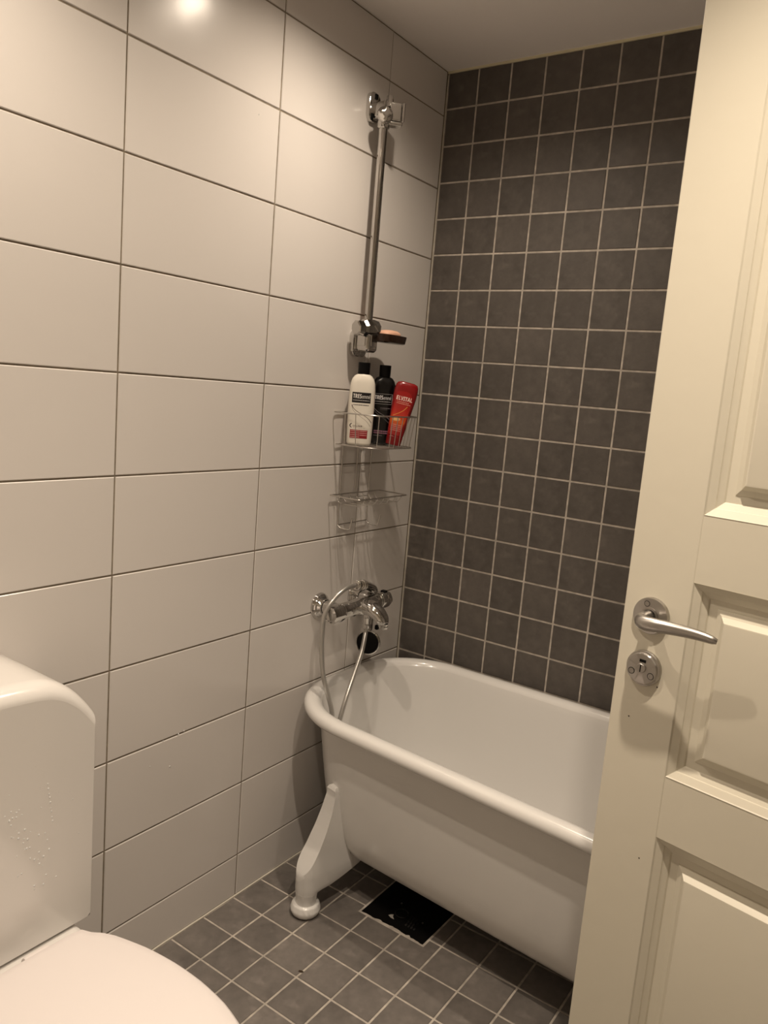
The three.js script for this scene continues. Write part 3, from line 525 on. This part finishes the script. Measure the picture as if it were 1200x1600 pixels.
// ---------------------------------------------------------------- bath mixer, hose and hand shower
const MX = { x: 0.078, y: 0.722 };
{
  const t = thing('mixer_tap', 'chrome thermostatic bath mixer tap with a curved spout above the end of the tub', 'tap');
  const A = V(0, 0, 1);
  mesh('body', merge([
    lathe([[0.0001, 0.085], [0.0205, 0.085], [0.0215, 0.083], [0.0215, 0.03], [0.0245, 0.0], [0.0215, -0.03], [0.0215, -0.083], [0.0205, -0.085], [0.0001, -0.085]], 36, A, [MX.x, MX.y, 0.335]),
    new THREE.SphereGeometry(0.027, 28, 18).scale(1, 0.9, 1.15).translate(MX.x + 0.004, MX.y, 0.335)]), M.chrome, t);
  for (const z of [0.415, 0.255]) {
    const e = mesh('escutcheon', lathe([[0.0345, 0.0], [0.0345, 0.004], [0.032, 0.009], [0.026, 0.014], [0.0215, 0.020], [0.0205, 0.024]], 36, V(1, 0, 0), [0.0005, MX.y, z]), M.chrome, t);
    mesh('union_nut', lathe([[0.017, 0.0], [0.0185, 0.002], [0.0185, 0.034], [0.0165, 0.037], [0.0155, 0.06]], 24, V(1, 0, 0), [0.020, MX.y, z]), M.chrome, e);
  }
  // knobs: left (temperature) and right (flow) with grip ribs
  const knob = (z0, z1, dark) => {
    const s = Math.sign(z1 - z0), L = Math.abs(z1 - z0), seg = 12, ring = (r, y, k) => { const p = []; for (let i = 0; i < 72; i++) { const a = i / 72 * Math.PI * 2, q = r * (1 + k * 0.045 * Math.cos(a * seg / 2)); p.push([MX.x + q * Math.cos(a), MX.y + q * Math.sin(a), z0 + s * y]); } return s > 0 ? p : p.reverse(); };
    const g = toCreasedNormals(loft([ring(0.0215, 0, 0), ring(0.0232, 0.002, 0.3), ring(0.0238, 0.008, 1), ring(0.0236, L - 0.008, 1), ring(0.0215, L - 0.002, 0.6), ring(0.0165, L, 0.1), ring(0.015, L - 0.0015, 0), ring(0.004, L - 0.001, 0)], { capB: true }).toNonIndexed(), 0.6);
    const k = mesh('knob', g, M.chrome, t);
    if (dark) mesh('button', rbox(0.016, 0.006, 0.014, 0.002, MX.x + 0.002, MX.y + 0.0235, z0 + s * L * 0.55, 2), M.black, k);
    else mesh('button', rbox(0.005, 0.005, 0.006, 0.0015, MX.x + 0.008, MX.y + 0.023, z0 + s * 0.016, 2), M.chrome, k);
    mesh('collar', new THREE.TorusGeometry(0.0218, 0.0009, 8, 40).translate(MX.x, MX.y, z0), M.chrome, k);
  };
  knob(0.420, 0.468, false); knob(0.250, 0.206, true);
  // spout: wide flattened arch that turns down
  const path = [[0.080, 0.722], [0.100, 0.725], [0.121, 0.723], [0.140, 0.714], [0.153, 0.701], [0.158, 0.690]], hw = [0.020, 0.0255, 0.0265, 0.025, 0.0215, 0.0165], hh = [0.019, 0.0215, 0.0205, 0.0185, 0.0165, 0.0135], rings = [];
  const pc = new THREE.CatmullRomCurve3(path.map(([x, y]) => V(x, y, 0))), lerpTab = (tab, u) => { const f = u * (tab.length - 1), i = Math.min(tab.length - 2, Math.floor(f)); return tab[i] + (tab[i + 1] - tab[i]) * (f - i); };
  for (let i = 0; i <= 24; i++) { const u = i / 24, p = pc.getPoint(u), d = pc.getTangent(u), nx = -d.y, ny = d.x, r = []; for (let k = 0; k < 32; k++) { const a = k / 32 * Math.PI * 2, c = Math.cos(a) * lerpTab(hw, u), s = Math.sin(a) * lerpTab(hh, u); r.push([p.x + nx * s, p.y + ny * s, 0.333 + c]); } rings.push(r); }
  const sp = mesh('spout', loft(rings, { capB: true }), M.chrome, t);
  mesh('aerator', lathe([[0.0001, 0.0], [0.0105, 0.0], [0.0125, 0.002], [0.0125, 0.008], [0.0105, 0.009], [0.0105, 0.016]], 28, V(0.25, 0.97, 0), [0.157, 0.679, 0.333]), M.chrome, sp);
  mesh('hose_outlet', lathe([[0.010, 0.0], [0.0125, 0.002], [0.0125, 0.012], [0.0105, 0.014], [0.0105, 0.030], [0.014, 0.034], [0.014, 0.048]], 24, V(0, 1, 0), [0.084, 0.655, 0.306]), M.chrome, t);
}
{
  const pts = [[0.084, 0.6545, 0.306], [0.086, 0.640, 0.309], [0.100, 0.600, 0.340], [0.115, 0.5496, 0.3886], [0.125, 0.5014, 0.4292], [0.130, 0.455, 0.455], [0.128, 0.405, 0.467], [0.127, 0.388, 0.470], [0.123, 0.412, 0.4755], [0.117, 0.4725, 0.4765], [0.108, 0.518, 0.4855], [0.095, 0.5724, 0.4958], [0.081, 0.6274, 0.4915], [0.075, 0.6768, 0.4882], [0.072, 0.724, 0.479], [0.078, 0.762, 0.453], [0.085, 0.786, 0.412], [0.0852, 0.7878, 0.3735]];
  const h = mesh('shower_hose', tube(pts, 0.0062, 220, 12, false, 0.5), M.hose);
  h.userData = { label: 'smooth silver shower hose looping from the mixer tap down into the bathtub', category: 'hose' };
}
{
  const t = thing('hand_shower', 'chrome hand shower with a black spray face hanging behind the mixer tap', 'hand shower');
  mesh('handle', merge([tube([[0.080, 0.783, 0.345], [0.072, 0.776, 0.315], [0.058, 0.762, 0.270], [0.044, 0.742, 0.226], [0.035, 0.715, 0.2175], [0.034, 0.680, 0.2175], [0.035, 0.645, 0.223], [0.039, 0.612, 0.231]], 0.0122, 50, 18)]), M.chrome, t);
  for (const [p, r] of [[[0.0845, 0.7870, 0.366], 0.0135], [[0.0775, 0.7810, 0.334], 0.0150], [[0.0740, 0.7780, 0.321], 0.0150]]) mesh('collar', new THREE.TorusGeometry(r - 0.003, 0.003, 10, 32).applyQuaternion(new THREE.Quaternion().setFromUnitVectors(V(0, 0, 1), V(0.22, 0.2, 0.95).normalize())).translate(...p), M.chrome, t);
  mesh('hose_nut', tube([[0.0855, 0.788, 0.3725], [0.0775, 0.781, 0.334]], 0.0105, 6, 20), M.chrome, t);
  const N = V(0.36, 0.06, 0.93).normalize(), at = [0.048, 0.590, 0.238];
  const head = mesh('head', lathe([[0.0001, -0.030], [0.014, -0.029], [0.026, -0.022], [0.0335, -0.010], [0.0365, 0.000], [0.0360, 0.004], [0.0325, 0.006]], 40, N, at, 0.9), M.chrome, t);
  mesh('spray_face', lathe([[0.0325, 0.0055], [0.0315, 0.0074], [0.022, 0.0082], [0.0001, 0.0084]], 40, N, at, 0.9), M.blackGloss, head);
  mesh('selector', rbox(0.010, 0.014, 0.012, 0.003, 0.058, 0.632, 0.214, 2), M.black, head);
}

// ---------------------------------------------------------------- door
{
  const D = new THREE.Group(); D.name = numbered('door_1'); D.position.set(0.9462, 0.008, 0.897); D.rotation.y = -0.1813; scene.add(D);
  D.userData = { kind: 'structure', label: 'cream painted panelled door standing open beside the bathtub' };
  const W = 0.80, H = 2.0, T = 0.040, ST = 0.0955, yo = 0.008;
  const P = [[0.135, 0.711], [0.804, 1.0847], [1.178, 1.875]].map(([a, b]) => [a - yo, b - yo]);
  const piece = (name, x0, x1, y0, y1) => mesh(name, rbox(x1 - x0, y1 - y0, T, 0.0022, (x0 + x1) / 2, (y0 + y1) / 2, -T / 2, 2), M.doorPaint, D);
  piece('stile', 0, ST, 0, H); piece('stile', W - ST, W, 0, H);
  const ys = [0, P[0][0], P[0][1], P[1][0], P[1][1], P[2][0], P[2][1], H];
  for (let i = 0; i < 8; i += 2) mesh('rail', box(W - 2 * ST + 0.001, ys[i + 1] - ys[i], T - 0.0008, W / 2, (ys[i] + ys[i + 1]) / 2, -T / 2), M.doorPaint, D);
  // moulding and raised field: distance in from the frame, depth
  const prof = [[0, 0.0002], [0.0012, -0.0012], [0.0100, -0.0064], [0.0108, -0.0082], [0.0180, -0.0126], [0.0195, -0.0148], [0.0308, -0.0150], [0.0313, -0.0140], [0.0388, -0.0105], [0.0392, -0.0098], [0.0452, -0.0030], [0.0470, -0.0026]];
  for (const [y0, y1] of P) {
    const rings = prof.map(([s, z]) => [[ST + s, y0 + s, z], [W - ST - s, y0 + s, z], [W - ST - s, y1 - s, z], [ST + s, y1 - s, z]]);
    const cut = prof.findIndex(p => p[0] > 0.03);
    mesh('moulding', toCreasedNormals(loft(rings.slice(0, cut + 1)).toNonIndexed(), 0.25), M.doorPaint, D);
    mesh('panel', toCreasedNormals(merge([loft(rings.slice(cut), { capB: true }), box(W - 2 * ST, y1 - y0, 0.018, W / 2, (y0 + y1) / 2, -0.030)]), 0.25), M.doorPaint, D);
  }
  // lever handle
  const hx = 0.0433, hy = 1.025 - yo;
  const ring = lathe([[0.0262, 0.0], [0.0262, 0.004], [0.0252, 0.0062], [0.0235, 0.0070], [0.0001, 0.0072]], 48, V(0, 0, 1), [0, 0, 0], 0.5);
  const hd = mesh('door_handle', ring, M.satin, D); hd.position.set(hx, hy, 0);
  {
    const path = [[0, 0.0, 0.006], [0, 0, 0.026], [0.002, -0.001, 0.036], [0.010, -0.001, 0.0445], [0.026, 0.0005, 0.0475], [0.046, 0.0025, 0.048], [0.068, 0.0035, 0.047], [0.088, 0.003, 0.0445], [0.103, 0.001, 0.0415], [0.1085, 0.0, 0.040]].map(p => V(...p));
    const c = new THREE.CatmullRomCurve3(path), tab = [0.0088, 0.0088, 0.0095, 0.0102, 0.0098, 0.0088, 0.0078, 0.0068, 0.0054, 0.0034], rings = [];
    for (let i = 0; i <= 60; i++) {
      const u = i / 60, p = c.getPoint(u), d = c.getTangent(u), f = u * (tab.length - 1), k = Math.min(tab.length - 2, Math.floor(f)), r = tab[k] + (tab[k + 1] - tab[k]) * (f - k);
      const n = V(-d.z, 0, d.x).normalize(), b = new THREE.Vector3().crossVectors(d, n).normalize(), R = [];
      for (let q = 0; q < 24; q++) { const a = q / 24 * Math.PI * 2; R.push(p.clone().addScaledVector(n, Math.cos(a) * r * 0.92).addScaledVector(b, Math.sin(a) * r).toArray()); }
      rings.push(R.reverse());
    }
    mesh('lever', loft(rings, { capB: true }), M.satin, hd);
    mesh('neck_ring', lathe([[0.0125, 0.0], [0.0125, 0.002], [0.0098, 0.0026]], 28, V(0, 0, 1), [0, 0, 0.0070]), M.satin, hd);
    mesh('screw', lathe([[0.0036, 0.0], [0.0036, 0.0006], [0.0016, 0.0006], [0.0016, 0.0002], [0.0001, 0.0002]], 18, V(0, 0, 1), [-0.006, 0.0168, 0.0069]), M.satin, hd);
    mesh('screw', lathe([[0.0036, 0.0], [0.0036, 0.0006], [0.0016, 0.0006], [0.0016, 0.0002], [0.0001, 0.0002]], 18, V(0, 0, 1), [0.006, -0.0168, 0.0069]), M.satin, hd);
  }
  const rim = (x, y, z, r, to) => mesh('screw_rim', new THREE.TorusGeometry(r, 0.0005, 6, 20).translate(x, y, z), M.black, to);
  rim(-0.006, 0.0168, 0.0072, 0.0038, hd); rim(0.006, -0.0168, 0.0072, 0.0038, hd);
  const lk = mesh('door_lock', lathe([[0.0258, 0.0], [0.0258, 0.004], [0.0248, 0.006], [0.0232, 0.0066], [0.0228, 0.0080], [0.0215, 0.0094], [0.0001, 0.0098]], 48, V(0, 0, 1), [0, 0, 0], 0.4), M.satin, D); lk.position.set(hx, hy - 0.077, 0);
  mesh('turn_pin', lathe([[0.0075, 0.0], [0.0068, 0.0004], [0.0068, 0.003], [0.006, 0.004], [0.0001, 0.0042]], 28, V(0, 0, 1), [0, 0.0015, 0.0094]), M.satin, lk);
  mesh('pin_slot', box(0.0013, 0.010, 0.0006, 0, 0.0015, 0.0137), M.black, lk);
  mesh('indicator', box(0.0095, 0.0042, 0.0008, 0.0005, 0.0118, 0.0096), M.black, lk).userData.label = 'dark indicator window';
  for (const s of [-1, 1]) mesh('screw', lathe([[0.0042, 0.0], [0.0042, 0.0006], [0.0018, 0.0006], [0.0018, 0.0002], [0.0001, 0.0002]], 18, V(0, 0, 1), [s * 0.0145, -0.0068, 0.0093]), M.satin, lk);
  for (const q of [-1, 1]) rim(q * 0.0145, -0.0068, 0.0097, 0.0044, lk);
  for (const [x, y] of [[0.0655, 0.918], [0.030, 0.862], [0.075, 0.66]]) mesh('nail_hole', new THREE.CircleGeometry(0.0011, 10).translate(x, y, 0.0003), M.dirt, D);
}

scene.traverse(o => { if (o.isMesh) { o.castShadow = true; o.receiveShadow = true; } });
renderer.render(scene, camera);
